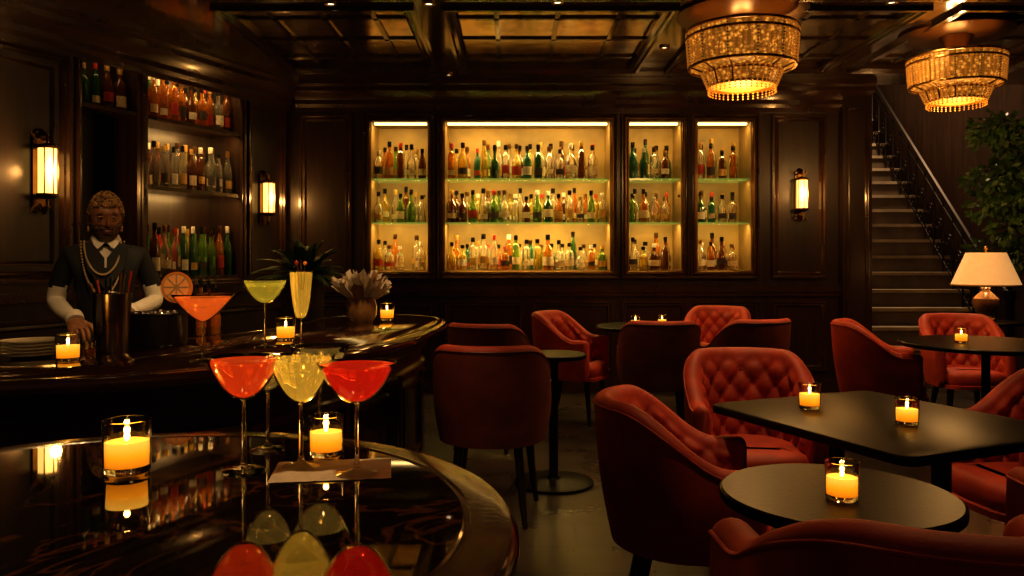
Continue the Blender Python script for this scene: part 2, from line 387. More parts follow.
for ci,(a,c) in enumerate(CABS):
    b=MB(); e=.012
    b.box(a,c,-.44,-.42,CZ0,CZ1,'cab_back',MBk)
    b.box(a,a+e,-.42,-.0,CZ0,CZ1,'cab_in',MBk); b.box(c-e,c,-.42,-.0,CZ0,CZ1,'cab_in',MBk)
    b.box(a,c,-.42,-.0,CZ0,CZ0+e,'cab_in',MBk); b.box(a,c,-.42,-.0,CZ1-e,CZ1,'cab_in',MBk)
    for z in SH[1:]: b.box(a+e,c-e,-.40,-.04,z-.014,z,'shelf_glass',MBk)
    b.box(a+.03,c-.03,-.10,-.06,CZ1-.03,CZ1-e,'strip',MBk)
    b.frame(a-.025,c+.025,CZ0-.025,CZ1+.025,0,.03,.02,'brass_dark',MBk)
    b.frame(a-.065,c+.065,CZ0-.07,CZ1+.07,0,.045,.04,'wood_trim',MBk)
    if c-a<1: 
        b.lathe([(0,0),(.012,0),(.014,.02),(0,.03)],'brass',10,M=MBk@Matrix.Translation((c-.04 if ci<3 else a+.04,.02,1.9))@Matrix.Rotation(-pi/2,4,'X'))
    o=b.obj('liquor_display_cabinet')
    dim=(.9,1.15,.75,.6)[ci]
    for k,z in enumerate([SH[1]-.02,SH[2]-.02,CZ1-.035]):
        light('AREA','strip_light_%d'%k,((a+c)/2,YB+.07,z),4.9*(c-a)*(1.4,.8,1.2)[k]*dim,(1,.64,.19),c-a-.06,o,((a+c)/2,YB+.37,z-.8),sizey=.04)
    b=MB()
    for k,z in enumerate(SH):
        hm=(.28,.37) if k<2 else (.31,.42)
        if k==0: hm=(.25,.39)
        shelf_bottles(b,a+.01,c-.01,-.12,z,hm[0]*.9,hm[1]*.92,MBk)
        shelf_bottles(b,a+.05,c-.01,-.25,z,hm[0],hm[1]*1.0,MBk)
    b.obj('liquor_bottles',recalc=False)
b=MB()
for z,h,pal in ((1.151,.44,['g_green','g_dkgreen','g_amber','g_green','g_yellow','g_brown','g_brown','g_clear','g_red']),(1.871,.40,['g_clear']*4+['g_amber','g_brown','g_yellow','g_dkgreen']),(2.421,.38,['g_amber','g_amber','g_brown','g_brown','g_yellow','g_clear','g_clear','g_dkgreen'])):
    shelf_bottles(b,.70,1.69,-.09,z,h*.85,h,ML,pal,.098,.037,.043); shelf_bottles(b,.74,1.69,-.22,z,h*.9,h*1.03,ML,pal,.098,.037,.043)
shelf_bottles(b,1.80,2.26,-.12,2.421,.30,.36,ML,['g_black','g_dkgreen','g_brown'],.1)
ob=b.obj('liquor_bottles',recalc=False)
def lw(u,w,z): return tuple(ML@Vector((u,w,z)))
for z in (1.83,2.38,2.86): light('AREA','shelf_strip',lw(1.2,-.02,z),3.8,(1,.58,.19),.9,ob,lw(1.2,-.30,z-.45),sizey=.03)
light('AREA','shelf_strip',lw(2.03,-.02,2.86),.3,(1,.62,.25),.4,ob,lw(2.03,-.30,2.4),sizey=.03)
# ---------------------------------------------------------------- sconces
def sconce(M,pw):
    b=MB()
    b.box(-.045,.045,0,.015,-.24,.22,'brass_dark',M)
    b.lathe([(0,-.02),(.03,-.015),(.02,.01),(0,.015)],'brass_dark',12,M=M@Matrix.Translation((0,.02,.24)))
    b.tube([(0,.01,-.2),(0,.05,-.26),(0,.08,-.22),(0,.08,-.16)],.009,'brass_dark',8,M)
    b.tube([(0,.01,.2),(0,.05,.23),(0,.08,.2),(0,.08,.16)],.008,'brass_dark',8,M)
    b.lathe([(0,-.17),(.03,-.17),(.058,-.155),(.06,-.14),(.0,-.14)],'brass_dark',20,(0,.08,0),M)
    b.lathe([(0,-.14),(.05,-.14),(.05,.13),(0,.13)],'frost',20,(0,.08,0),M)
    b.lathe([(0,.13),(.06,.13),(.06,.145),(.03,.16),(0,.165)],'brass_dark',20,(0,.08,0),M)
    for s_ in (-1,0,1): b.tube([(s_*.045,.085+(.05 if s_==0 else .03),-.15),(s_*.045,.085+(.05 if s_==0 else .03),.14)],.004,'brass_dark',6,M)
    for s_ in (-1,1):
        sp=[(s_*(.03+.0030*k*math.cos(k*.5)),.03,.22+.0030*k*math.sin(k*.5)) for k in range(14)]; b.tube(sp,.005,'brass_dark',5,M)
        sp=[(s_*(.03+.0030*k*math.cos(k*.5)),.03,-.24-.0030*k*math.sin(k*.5)) for k in range(14)]; b.tube(sp,.005,'brass_dark',5,M)
    o=b.obj('wall_sconce'); p=M@Vector((0,.16,.0)); light('POINT','sconce_light',tuple(p),pw,(1,.48,.13),.03,o)
sconce(ML@Matrix.Translation((2.60,0,1.89))@Matrix.Scale(1.12,4),8); sconce(ML@Matrix.Translation((.40,0,1.86)),6); sconce(MBk@Matrix.Translation((2.80,0,1.92)),6)
# ---------------------------------------------------------------- chandeliers
def chandelier(x,y,top,rad=.39,hs=1.0):
    b=MB(); b.M=Matrix.Diagonal((1,1,hs,1))
    zc=(ZC-top)/hs
    b.lathe([(0,zc),(rad*1.18,zc),(rad*1.18,zc-.02),(rad,zc-.035),(.12,zc-.04),(.03,.0),(.015,-.05),(0,-.05)],'brass_dark',40)
    for r,z in ((rad,0),(rad*1.0,-.05),(rad*.95,-.25),(rad*.68,-.29),(rad*.6,-.38)):
        b.lathe([(r-.012,z-.008),(r+.006,z-.008),(r+.008,z),(r+.006,z+.008),(r-.012,z+.008),(r-.012,z-.008)],'brass',48)
    b.lathe([(rad*.97,-.01),(rad*.97,-.06),(rad*.93,-.24)],'drum',48)
    b.lathe([(rad*.90,-.25),(rad*.66,-.285),(rad*.65,-.30),(rad*.57,-.37)],'drum',48)
    b.lathe([(rad*.56,-.375),(rad*.3,-.40),(0,-.41)],'drum',32)
    for k in range(60):
        a=2*pi*k/60; c_,s_=math.cos(a),math.sin(a)
        for j in range(11):
            r=rad*(1.0-.004*j); b.sphere((r*c_,r*s_,-.02-.021*j),.0085,'bead',5)
    for k in range(40):
        a=2*pi*k/40; c_,s_=math.cos(a),math.sin(a)
        for j in range(6):
            r=rad*(.72-.02*j); b.sphere((r*c_,r*s_,-.29-.018*j),.008,'bead',5)
        for j in range(3): b.sphere((rad*.6*c_,rad*.6*s_,-.39-.018*j),.007,'bead',5)
    for k in range(12):
        a=2*pi*k/12; b.tube([(rad*1.0*math.cos(a),rad*1.0*math.sin(a),0),(rad*.95*math.cos(a),rad*.95*math.sin(a),-.25),(rad*.68*math.cos(a),rad*.68*math.sin(a),-.29),(rad*.6*math.cos(a),rad*.6*math.sin(a),-.38)],.006,'brass_dark',6)
    for k in range(4):
        a=pi/4+pi/2*k; b.tube([(0,0,.0),(rad*.99*math.cos(a),rad*.99*math.sin(a),.0)],.006,'brass_dark',6)
    o=b.obj('crystal_chandelier',(x,y,top))
    light('POINT','chandelier_light',(x,y,top-.62),22,(1,.53,.17),.18,o)
    light('POINT','chandelier_uplight',(x,y,top-.02),4,(1,.58,.22),.06,o)
chandelier(1.58,5.5,2.86,.375); chandelier(3.33,6.0,2.80,.335,.85)
# ---------------------------------------------------------------- stairs
b=MB(); n=21; rise=.19; run=.2; y0=8.05
for i in range(n):
    z=rise*i; y=y0+run*i
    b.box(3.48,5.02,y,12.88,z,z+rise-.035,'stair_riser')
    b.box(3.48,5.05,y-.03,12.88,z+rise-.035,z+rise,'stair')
b.obj('staircase')
b=MB(); xr=4.93
P=[(xr,y0+run*i+.1,rise*(i+1)) for i in range(n)]
top=[(p[0],p[1],p[2]+.88) for p in P]
b.tube([(xr,y0-.1,.95)]+top,.032,'iron',8)
b.tube([(p[0],p[1],p[2]+.74) for p in P],.012,'iron',6)
b.tube([(p[0],p[1],p[2]+.12) for p in P],.012,'iron',6)
for p in P:
    b.tube([(p[0],p[1],p[2]+.0),(p[0],p[1],p[2]+.3),(p[0],p[1],p[2]+.33),(p[0],p[1],p[2]+.36),(p[0],p[1],p[2]+.86)],[.012,.010,.022,.010,.010],'iron',8)
    sp=[]
    for k in range(22):
        a=k*.42; r=.012+.0032*k; sp.append((p[0],p[1]+.1+r*math.cos(a),p[2]+.55+r*math.sin(a)))
    b.tube(sp,.007,'iron',5)
    sp=[]
    for k in range(20):
        a=-k*.42; r=.010+.0030*k; sp.append((p[0],p[1]+.09+r*math.cos(a),p[2]+.30+r*math.sin(a)))
    b.tube(sp,.007,'iron',5)
b.lathe([(0,0),(.07,0),(.07,.1),(.045,.13),(.045,.85),(.06,.9),(.06,.98),(.03,1.0),(.05,1.05),(.03,1.1),(0,1.11)],'iron',14,(xr,y0-.12,0))
b.obj('stair_balustrade')
light('AREA','stairwell_fill',(4.2,9.4,5.1),140,(1,.68,.40),.6,bpy.data.objects['ceiling_stair'],(4.2,8.9,0))  # unseen area light added to brighten the treads; no fixture modelled
# ---------------------------------------------------------------- bar
OUT=[(-3.6,2.15),(-2.4,2.2),(-1.5,2.33),(-.98,2.6),(-.63,3.1),(-.45,3.75),(-.37,4.45),(-.46,4.95),(-.85,5.16),(-1.15,4.9),(-1.2,4.4),(-1.32,3.9),(-1.6,3.45),(-2.1,3.12),(-3.6,2.95)]
BP=catmull([Vector(p) for p in OUT],10,True)
b=MB()
b.polyprof(BP,[(.05,.885),(.02,.887),(.006,.895),(0,.91),(0,.925),(.006,.936),(.016,.94),(.05,.94),(.055,.937),(.06,.94)],'bar_top')
b.polyprof(BP,[(.10,.0),(.10,.12),(.13,.135),(.15,.16),(.15,.76),(.14,.80),(.11,.82),(.10,.86),(.06,.885)],'bar_front')
front=inset(BP,.15)[4:84]
L=[0]
for p,q in zip(front,front[1:]): L.append(L[-1]+(Vector(q)-Vector(p)).length)
def at(s):
    for i in range(len(L)-1):
        if L[i]<=s<=L[i+1]:
            t=(s-L[i])/(L[i+1]-L[i]+1e-9); p=Vector(front[i]).lerp(Vector(front[i+1]),t); d=(Vector(front[i+1])-Vector(front[i])).normalized(); return p,Vector((d.y,-d.x))
    return Vector(front[-1]),Vector((1,0))
s=.1
while s+.5<L[-1]:
    for (e,zz0,zz1,th) in ((0,.22,.70,.028),(.06,.28,.64,.012)):
        a0,a1=s+e,s+.52-e
        for zc in (zz0,zz1):
            rg=[]
            for k in range(9):
                p,nn=at(a0+(a1-a0)*k/8); q=p+nn*.02
                rg.append([(p.x-nn.x*.01,p.y-nn.y*.01,zc-th/2),(q.x,q.y,zc-th/2),(q.x,q.y,zc+th/2),(p.x-nn.x*.01,p.y-nn.y*.01,zc+th/2)])
            b.rings(rg,'bar_mould')
        for aa in (a0,a1):
            p0,nn=at(aa-th/2); p1,_=at(aa+th/2)
            rg=[[(p0.x-nn.x*.01,p0.y-nn.y*.01,z),(p0.x+nn.x*.02,p0.y+nn.y*.02,z),(p1.x+nn.x*.02,p1.y+nn.y*.02,z),(p1.x-nn.x*.01,p1.y-nn.y*.01,z)] for z in (zz0,zz1)]
            b.rings(rg,'bar_mould')
    s+=.58
b.obj('bar_counter')
ZB=.94
# ---------------------------------------------------------------- foreground table
b=MB(); ZT=.95
b.lathe([(0,ZT),(.515,ZT)],'lacquer',96)
b.lathe([(.515,ZT),(.518,ZT-.003),(.523,ZT-.003),(.526,ZT),(.565,ZT),(.58,ZT-.004),(.589,ZT-.015),(.591,ZT-.03),(.585,ZT-.042),(.573,ZT-.05),(.570,ZT-.06),(.577,ZT-.07),(.579,ZT-.10),(.565,ZT-.115),(.52,ZT-.12),(.45,ZT-.125),(.10,ZT-.15),(.07,.72),(.06,.45),(.085,.25),(.10,.12),(.28,.06),(.32,.04),(.32,0),(0,0)],'table_rim',96)
b.obj('round_pub_table',(-.58,1.05,0))
# ---------------------------------------------------------------- candle
def candle_mesh(r=.036,h=.085):
    b=MB()
    b.lathe([(0,0),(r*.92,0),(r,.004),(r*1.04,h),(r*1.0,h+.001),(r*.96,h),(r*.93,.012),(0,.009)],'glass',28)
    b.lathe([(0,.0098),(r*.90,.0125),(r*.925,.045),(r*.925,h*.62),(r*.8,h*.60),(0,h*.58)],'wax',24)
    b.tube([(0,0,h*.57),(0,0,h*.57+.008)],.0008,'g_black',5)
    b.lathe([(0,0),(.003,.003),(.0046,.008),(.0034,.015),(.0014,.020),(0,.025)],'flame',10,(0,0,h*.57+.003))
    return b
CM=candle_mesh().obj('votive_candle',(0,0,-50)); cme=CM.data; bpy.data.objects.remove(CM)
def candle(x,y,z,s=1,pw=.5):
    o=place('votive_candle',cme,(x,y,z+.0005)); o.scale=(s,s,s)
    light('POINT','flame_light',(x,y,z+.070*s),pw,(1,.46,.09),.005,o)
    return o
def unp(px,py,z):
    s_=(py-258)/(1.3-z); return (px-512)/s_, 800/s_
x,y=unp(127,472,ZT); candle(x,y,ZT,1.0,.6)
x,y=unp(326,455,ZT); candle(x,y,ZT,.82,.5)
x,y=unp(68,361,ZB); candle(x,y,ZB,1.1)
candle(-.99,3.50,ZB,1.15); x,y=unp(387,320,ZB); candle(x,y,ZB,1.15)
# ---------------------------------------------------------------- glasses
def coupe(name,x,y,z,H,Rr,bd,liq,fill=.85,ex=.6,rf=.034,seg=40,garnish=None):
    b=MB(); N=18
    out=[(0,0),(rf,0),(rf,.0018),(rf*.5,.005),(.006,.010),(.0038,.02),(.0032,H*.3),(.0034,H-bd-.004)]
    def bt(k): return (k/N)**1.6
    for k in range(N+1):
        t=bt(k); out.append((max(.0045,Rr*t**ex),H-bd+bd*t))
    inn=[]
    for k in range(N,-1,-1):
        t=bt(k); r=max(0,Rr*t**ex-.0012); inn.append((r if k else 0,H-bd+bd*t+(.0022 if k<N else 0)))
    b.lathe(out+inn,'glass',seg)
    lp=[]; 
    for k in range(N+1):
        t=fill*bt(k); lp.append((0 if k==0 else max(0,Rr*t**ex-.0017),H-bd+bd*t+.0030))
    zt=lp[-1][1]; lp+= [(lp[-1][0]*.96,zt-.0004),(0,zt-.0006)]
    b.lathe(lp,liq,seg)
    if garnish=='orange':
        T=Matrix.Translation((-Rr*.80,-.012,H+.022))@Matrix.Rotation(pi/2,4,'X')@Matrix.Scale(1.6,4)
        b.lathe([(.030,-.003),(.034,-.003),(.034,.003),(.030,.003)],'orange_peel',28,M=T)
        b.lathe([(0,-.0026),(.030,-.0026),(.030,.0026),(0,.0026)],'lab_cream',28,M=T)
        for k in range(8):
            a0=2*pi*k/8+.07; a1=2*pi*(k+1)/8-.07
            pl=[(.005*math.cos((a0+a1)/2),.005*math.sin((a0+a1)/2))]+[(.0275*math.cos(a0+(a1-a0)*j/5),.0275*math.sin(a0+(a1-a0)*j/5)) for j in range(6)]
            b.rings([[(p[0],p[1],zz) for p in pl] for zz in (-.0035,.0035)],'orange_flesh',M=T)
    if garnish in('foam','pick'):
        for k in range(30):
            a=R.uniform(0,2*pi); rr=Rr*.9*fill**ex*R.random()**.5; b.sphere((rr*math.cos(a),rr*math.sin(a),zt+.001),.0018,'liq_yellow',6)
    if garnish=='pick':
        for k in range(3): b.tube([(.004*k,0,H-bd*.4),(-.02+.018*k,.0,H+.045)],.002,'brass',6)
        b.sphere((-.018,0,H+.03),.009,'lab_red',10); b.sphere((.016,0,H+.028),.008,'orange_peel',10)
    return b.obj(name,(x,y,z+.0005),ang=50)
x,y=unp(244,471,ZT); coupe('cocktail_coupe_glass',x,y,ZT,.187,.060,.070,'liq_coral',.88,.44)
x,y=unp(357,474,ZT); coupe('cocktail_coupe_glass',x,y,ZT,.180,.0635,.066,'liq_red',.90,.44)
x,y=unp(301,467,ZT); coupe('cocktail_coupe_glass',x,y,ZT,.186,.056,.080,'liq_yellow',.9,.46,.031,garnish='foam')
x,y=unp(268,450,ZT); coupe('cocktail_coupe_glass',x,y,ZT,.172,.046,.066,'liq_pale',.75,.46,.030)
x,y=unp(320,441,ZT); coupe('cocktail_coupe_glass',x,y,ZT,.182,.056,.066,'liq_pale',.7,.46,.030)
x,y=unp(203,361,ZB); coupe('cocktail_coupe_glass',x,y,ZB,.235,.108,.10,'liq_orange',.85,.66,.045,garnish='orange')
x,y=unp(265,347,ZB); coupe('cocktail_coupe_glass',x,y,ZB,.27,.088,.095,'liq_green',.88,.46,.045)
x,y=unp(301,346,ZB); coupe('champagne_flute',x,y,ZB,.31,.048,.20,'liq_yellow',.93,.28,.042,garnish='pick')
b=MB(); n=16
vs=[];fs=[]
x0,y0_=unp(332,468,ZT)
for i in range(n+1):
    for j in range(n+1):
        u=(i/n-.5)*.19; v=(j/n-.5)*.13
        edge=max(abs(i/n-.5),abs(j/n-.5))*2
        vs.append((u,v,.0005+.0003*abs(math.sin(u*70+v*40))+(.004*max(0,edge-.9)*abs(math.sin(i*1.3+j)))*3))
for i in range(n):
    for j in range(n): fs.append((i*(n+1)+j,(i+1)*(n+1)+j,(i+1)*(n+1)+j+1,i*(n+1)+j+1))
b.add(vs,fs,'napkin'); b.obj('paper_napkin',(x0+.005,y0_-.016,ZT),.15)
# bar items
b=MB(); 
for k in range(5): b.lathe([(0,.012*k),(.06,.012*k),(.10,.010+.012*k),(.102,.013+.012*k),(.06,.005+.012*k),(0,.004+.012*k)],'plate',36)
x,y=unp(31,356,ZB); b.obj('plate_stack',(x,y,ZB))
x,y=unp(90,358,ZB); b=MB(); b.lathe([(0,0),(.018,0),(.022,.06),(.0205,.06),(.0165,.005),(0,.005)],'glass',24); b.lathe([(0,.006),(.0172,.006),(.019,.035),(0,.035)],'g_amber',20); b.obj('shot_glass',(x,y,ZB+.0005))
x,y=unp(112,351,ZB); b=MB()
b.lathe([(0,0),(.058,0),(.062,.01),(.070,.22),(.073,.225),(.070,.228),(.066,.22),(.058,.012),(0,.01)],'steel',32)
for k in range(9):
    a=2*pi*k/9; hh=R.uniform(.26,.31); b.tube([(.03*math.cos(a),.03*math.sin(a),.012),(.055*math.cos(a)*1.1,.055*math.sin(a)*1.1,.215),(.075*math.cos(a),.075*math.sin(a),hh)],[.003,.003,.005],R.choice(['leg','lab_red','brass','g_black','steel']),6)
b.obj('bar_tool_tumbler',(x,y,ZB))
x,y=unp(158,344,ZB); b=MB()
b.lathe([(0,0),(.11,0),(.115,.01),(.115,.125),(.12,.13),(.115,.135),(.105,.13),(.103,.015),(0,.012)],'gunmetal',36)
for k in range(26):
    a=R.uniform(0,6.28); rr=.085*R.random()**.5; b.sphere((rr*math.cos(a),rr*math.sin(a),.115+R.uniform(0,.012)),.017,R.choice(['gunmetal','g_brown','gunmetal']),8)
b.obj('garnish_bowl',(x,y,ZB))
x,y=unp(205,334,ZB); b=MB()
for k in range(4):
    a=2*pi*k/4; cx_,cy_=.05*math.cos(a),.05*math.sin(a)
    bottle(b,cx_,cy_,0,.22+.03*k%.05,.022,R.choice(['g_brown','g_black','g_amber']),'lab_cream','g_black',k%3,None)
    b.tube([(cx_,cy_,.22),(cx_,cy_,.26),(cx_+.015,cy_,.275)],.004,'steel',6)
b.obj('bitters_bottles',(x,y,ZB),recalc=False)
# vase holding folded paper napkins
x,y=unp(362,321,ZB); b=MB()
b.lathe([(0,0),(.065,0),(.083,.03),(.088,.08),(.080,.12),(.085,.135),(.080,.135),(.075,.12),(.082,.08),(.077,.035),(.058,.008),(0,.008)],'vase_amber',28)
for k in range(44):
    a=2*pi*k*.382; t=.25+.75*(k/44)**.7; l=R.uniform(.11,.17)*(1.35-.35*t); sdv=Vector((-math.sin(a),math.cos(a),0)); ou=Vector((math.cos(a),math.sin(a),0))
    p0=ou*.035*t+Vector((0,0,.09)); d=(ou*t*.9+Vector((0,0,1))).normalized(); nn=d.cross(sdv).normalized(); wv=.034*R.uniform(.8,1.3); tw=R.uniform(-.5,.5)
    rows_=[]
    for j in range(5):
        q=j/4; c=p0+d*l*q+ou*.03*q*q; ww=wv*(.25+.9*q**.7)
        rows_.append([tuple(c+sdv*ww*u+nn*(.012*(1 if i%2 else -1)*q)+d*(.02*math.sin(i*2.1+k)*q)+Vector((0,0,tw*.02*u*q))) for i,u in enumerate((-1,-.5,0,.5,1))])
    vs=[p for r_ in rows_ for p in r_]; fs=[(i*5+j,i*5+j+1,(i+1)*5+j+1,(i+1)*5+j) for i in range(4) for j in range(4)]
    b.add(vs,fs,'napkin_brown' if k%9==0 else 'napkin')
b.obj('napkin_holder_vase',(x,y,ZB),recalc=False)
# ---------------------------------------------------------------- chairs
def sst(a,b_,x):
    t=max(0,min(1,(x-a)/(b_-a))); return t*t*(3-2*t)
def chair_mesh(outer,inner,Hb=.865,Ha=.665,zb=.35):
    b=MB(); rr=.262; arm=.21; total=2*arm+pi*rr; NA=120; th=.036
    def path(s_):
        if s_<arm: return Vector((-rr,arm-s_)),Vector((-1,0))
        if s_>total-arm: return Vector((rr,s_-(total-arm))),Vector((1,0))
        a=pi+(s_-arm)/rr; return Vector((rr*math.cos(a),rr*math.sin(a))),Vector((math.cos(a),math.sin(a)))
    def hh(s_):
        e=abs(s_/total-.5); return Ha+(Hb-Ha)*(1-sst(.15,.43,e))
    du,dz=.125,.13
    def section(s_,shr=0):
        p,n=path(s_); h=hh(s_); pts=[]; e=abs(s_/total-.5); lean=.03*(1-sst(.1,.4,e))
        def at_(off,z):
            k=(z-zb)/(Hb-zb); o=off+lean*k-.035*(1-k); return (p.x+n.x*o,p.y+n.y*o,z)
        no=8
        for i in range(no+1):
            z=zb+(h-th-zb)*i/no; t=i/no; pts.append((at_(th+.012*math.sin(pi*t)-shr,z),0))
        for i in range(1,8):
            a=pi*i/8; pts.append((at_((th-shr)*math.cos(a),h-th+(th-shr)*math.sin(a)),1))
        ni=26; zl=.40
        for i in range(ni+1):
            z=h-th-(h-th-zl)*i/ni
            u=(s_-total/2)/du; v=(Hb-.10-z)/dz
            pp=u+v; q=u-v; pil=(abs(math.sin(pi*pp/1)*math.sin(pi*q/1)))**.38
            fade=sst(0,.12,i/ni)*sst(0,.05,min(s_,total-s_))
            off=-th-.012+(-.030*pil+.018)*fade+shr+.012*(1-fade)
            pts.append((at_(off,z),1))
        return pts
    S=[section(total*k/NA) for k in range(NA+1)]
    def capring(sec,d,sh,out):
        c=Vector((0,0,0))
        for q,_ in sec: c+=Vector(q)
        c/=len(sec)
        return [((c.x+(q[0]-c.x)*sh, q[1]+out, c.z+(q[2]-c.z)*(1-(1-sh)*.25)),m) for q,m in sec]
    pre=[capring(S[0],0,.35,.022),capring(S[0],0,.8,.014)]; post=[capring(S[-1],0,.8,.014),capring(S[-1],0,.35,.022)]
    A=pre+S+post; n=len(S[0])
    vs=[q for sec in A for q,_ in sec]
    fo=[];fi=[]
    for i in range(len(A)-1):
        for k in range(n):
            l=(k+1)%n; f=(i*n+k,i*n+l,(i+1)*n+l,(i+1)*n+k)
            (fi if (S[0][k][1]==1) else fo).append(f)
    fo.append(tuple(range(n))); fo.append(tuple(range((len(A)-1)*n,len(A)*n)))
    off=len(b.v); b.add(vs,fo,outer); k=b.mi(inner)
    for f in fi: b.f.append([i+off for i in f]); b.m.append(k)
    for iu in range(-12,13):
        for iv in range(0,8):
            p_,q_=iu,iv
            u=(p_+q_)/2; v=(p_-q_)/2; s_=total/2+u*du; z=Hb-.10-v*dz
            if .05<s_<total-.05 and z<hh(s_)-th-.03 and z>.47:
                pt,nn=path(s_); e=abs(s_/total-.5); lean=.03*(1-sst(.1,.4,e)); kk=(z-zb)/(Hb-zb); o=-th+.002+lean*kk-.035*(1-kk)
                b.sphere((pt.x+nn.x*o,pt.y+nn.y*o,z),.008,'button',8)
    pp=[]
    for k in range(0,NA+1,2):
        s_=total*k/NA; p,nn=path(s_); h=hh(s_); e=abs(s_/total-.5); lean=.03*(1-sst(.1,.4,e)); z=h-th*.75; kk=(z-zb)/(Hb-zb); o=th*.98+lean*kk-.035*(1-kk); pp.append((p.x+nn.x*o,p.y+nn.y*o,z))
    b.tube(pp,.0045,outer,6)
    r2=rr-.055; sp=[]
    for k in range(25):
        a=pi+pi*k/24; sp.append((r2*math.cos(a),r2*math.sin(a)))
    sp+= [(r2,.1),(r2,.2),(r2-.02,.245),(r2-.07,.265),(0,.275),(-r2+.07,.265),(-r2+.02,.245),(-r2,.2),(-r2,.1)]
    b.polyprof(sp,[(.03,.365),(.008,.37),(0,.385),(0,.435),(.01,.455),(.03,.466),(.07,.474),(.12,.478)],inner)
    b.polyprof(sp,[(.01,zb-.01),(-.015,zb-.005),(-.015,.37),(.02,.375)],outer)
    for sx in (-1,1):
        b.tube([(sx*.165,.19,zb),(sx*.19,.215,.1),(sx*.205,.225,0)],[.024,.018,.012],'leg',10)
        b.tube([(sx*.14,-.14,zb),(sx*.17,-.19,.1),(sx*.185,-.22,0)],[.024,.018,.012],'leg',10)
    return b
def mk(*a,**k):
    o=chair_mesh(*a,**k).obj('tufted_tub_chair',(0,0,-50),ang=60); m=o.data; bpy.data.objects.remove(o); return m
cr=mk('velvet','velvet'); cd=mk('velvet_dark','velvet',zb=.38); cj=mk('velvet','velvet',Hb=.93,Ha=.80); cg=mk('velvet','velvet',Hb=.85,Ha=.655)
def chair(x,y,fx,fy,me=cr,s=1,sx=1):
    a=math.atan2(fy,fx)-pi/2; o=place('tufted_tub_chair',me,(x,y,0),a); o.scale=(s*sx,s,s); return o
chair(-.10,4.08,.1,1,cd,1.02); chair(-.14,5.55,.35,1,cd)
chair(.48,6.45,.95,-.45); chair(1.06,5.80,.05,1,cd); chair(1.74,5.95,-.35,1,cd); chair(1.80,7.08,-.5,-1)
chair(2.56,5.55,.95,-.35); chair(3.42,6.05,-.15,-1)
chair(1.08,3.62,-.1,-1); chair(.60,2.74,1,-.15,cg,.98); chair(2.02,3.1,-1,-.1); chair(1.53,1.83,.05,1,cj,.96); chair(.725,1.345,-.04,1,cj,1.0,1.16)
# ---------------------------------------------------------------- dining tables
def table_round(x,y,r,z=.75,rb=None,name='round_pedestal_table'):
    b=MB(); rb=rb or r*.6
    b.lathe([(0,z),(r-.008,z),(r-.001,z-.005),(r,z-.012),(r-.002,z-.024),(r-.01,z-.028),(.09,z-.028),(.08,z-.04),(.03,z-.045),(.026,z-.1),(.026,.05),(.04,.03),(rb*.9,.02),(rb,.014),(rb,0),(0,0)],'black_top',64)
    return b.obj(name,(x,y,0))
table_round(.24,4.62,.19,rb=.23); table_round(1.08,6.50,.40); table_round(3.08,5.2,.52); table_round(.765,1.88,.27,rb=.19)
candle(.99,6.42,.75,1.0,.4); candle(1.22,6.5,.75,1.0,.4); candle(2.92,5.2,.75,1.1,.5)
b=MB(); e1=Vector((.36,-.85)).normalized(); e2=Vector((.92,.39)).normalized(); P1=Vector((.74,3.03))
W,Lx=.90,.80; cr_=.05; poly=[]
for (cx_,cy_,a0) in ((cr_,cr_,pi),(W-cr_,cr_,1.5*pi),(W-cr_,Lx-cr_,0),(cr_,Lx-cr_,.5*pi)):
    for k in range(7):
        a=a0+pi/2*k/6; uu=cx_+cr_*math.cos(a); vv=cy_+cr_*math.sin(a); q=P1+e1*uu+e2*vv; poly.append((q.x,q.y))
b.polyprof(poly,[(.012,.718),(.003,.72),(0,.726),(0,.742),(.003,.748),(.008,.75)],'black_top')
for uu in (.24,.68):
    c=P1+e1*uu+e2*(Lx/2)
    b.lathe([(.0,.718),(.08,.718),(.08,.705),(.03,.70),(.028,.05),(.05,.03),(.18,.02),(.19,.012),(.19,0),(0,0)],'black_metal',24,(c.x,c.y,0))
b.obj('square_dining_table')
candle(1.09,2.93,.75,1.05,.5); x,y=unp(907,424,.75); candle(x,y,.75,1.0,.5); x,y=unp(842,499,.75); candle(x,y,.75,1.0,.5)
# ---------------------------------------------------------------- table lamp + side table
table_round(3.98,6.72,.27,.77,.17,'side_table')
b=MB()
b.lathe([(0,0),(.075,0),(.08,.02),(.06,.035),(.05,.05),(.085,.10),(.105,.15),(.10,.19),(.06,.23),(.035,.25),(.03,.27),(.04,.275),(.03,.285),(0,.285)],'ceramic',32)
b.tube([(0,0,.28),(0,0,.60)],.006,'brass',8)
b.lathe([(.26,.30),(.262,.305),(.15,.575),(.148,.575),(.258,.30),(.26,.30)],'lampshade',40)
b.lathe([(0,.60),(.012,.605),(.014,.62),(0,.635)],'brass',12)
b.lathe([(.258,.298),(.266,.298),(.266,.31),(.258,.31),(.258,.298)],'lab_gold',40)
for k in range(3):
    a=2*pi*k/3; b.tube([(0,0,.57),(.148*math.cos(a),.148*math.sin(a),.57)],.003,'brass',5)
b.lathe([(0,.36),(.02,.37),(.03,.41),(.02,.45),(0,.46)],'bulb',14)
o=b.obj('table_lamp',(3.98,6.72,.77)); light('POINT','lamp_bulb_light',(3.98,6.72,1.25),4,(1,.54,.20),.05,o)
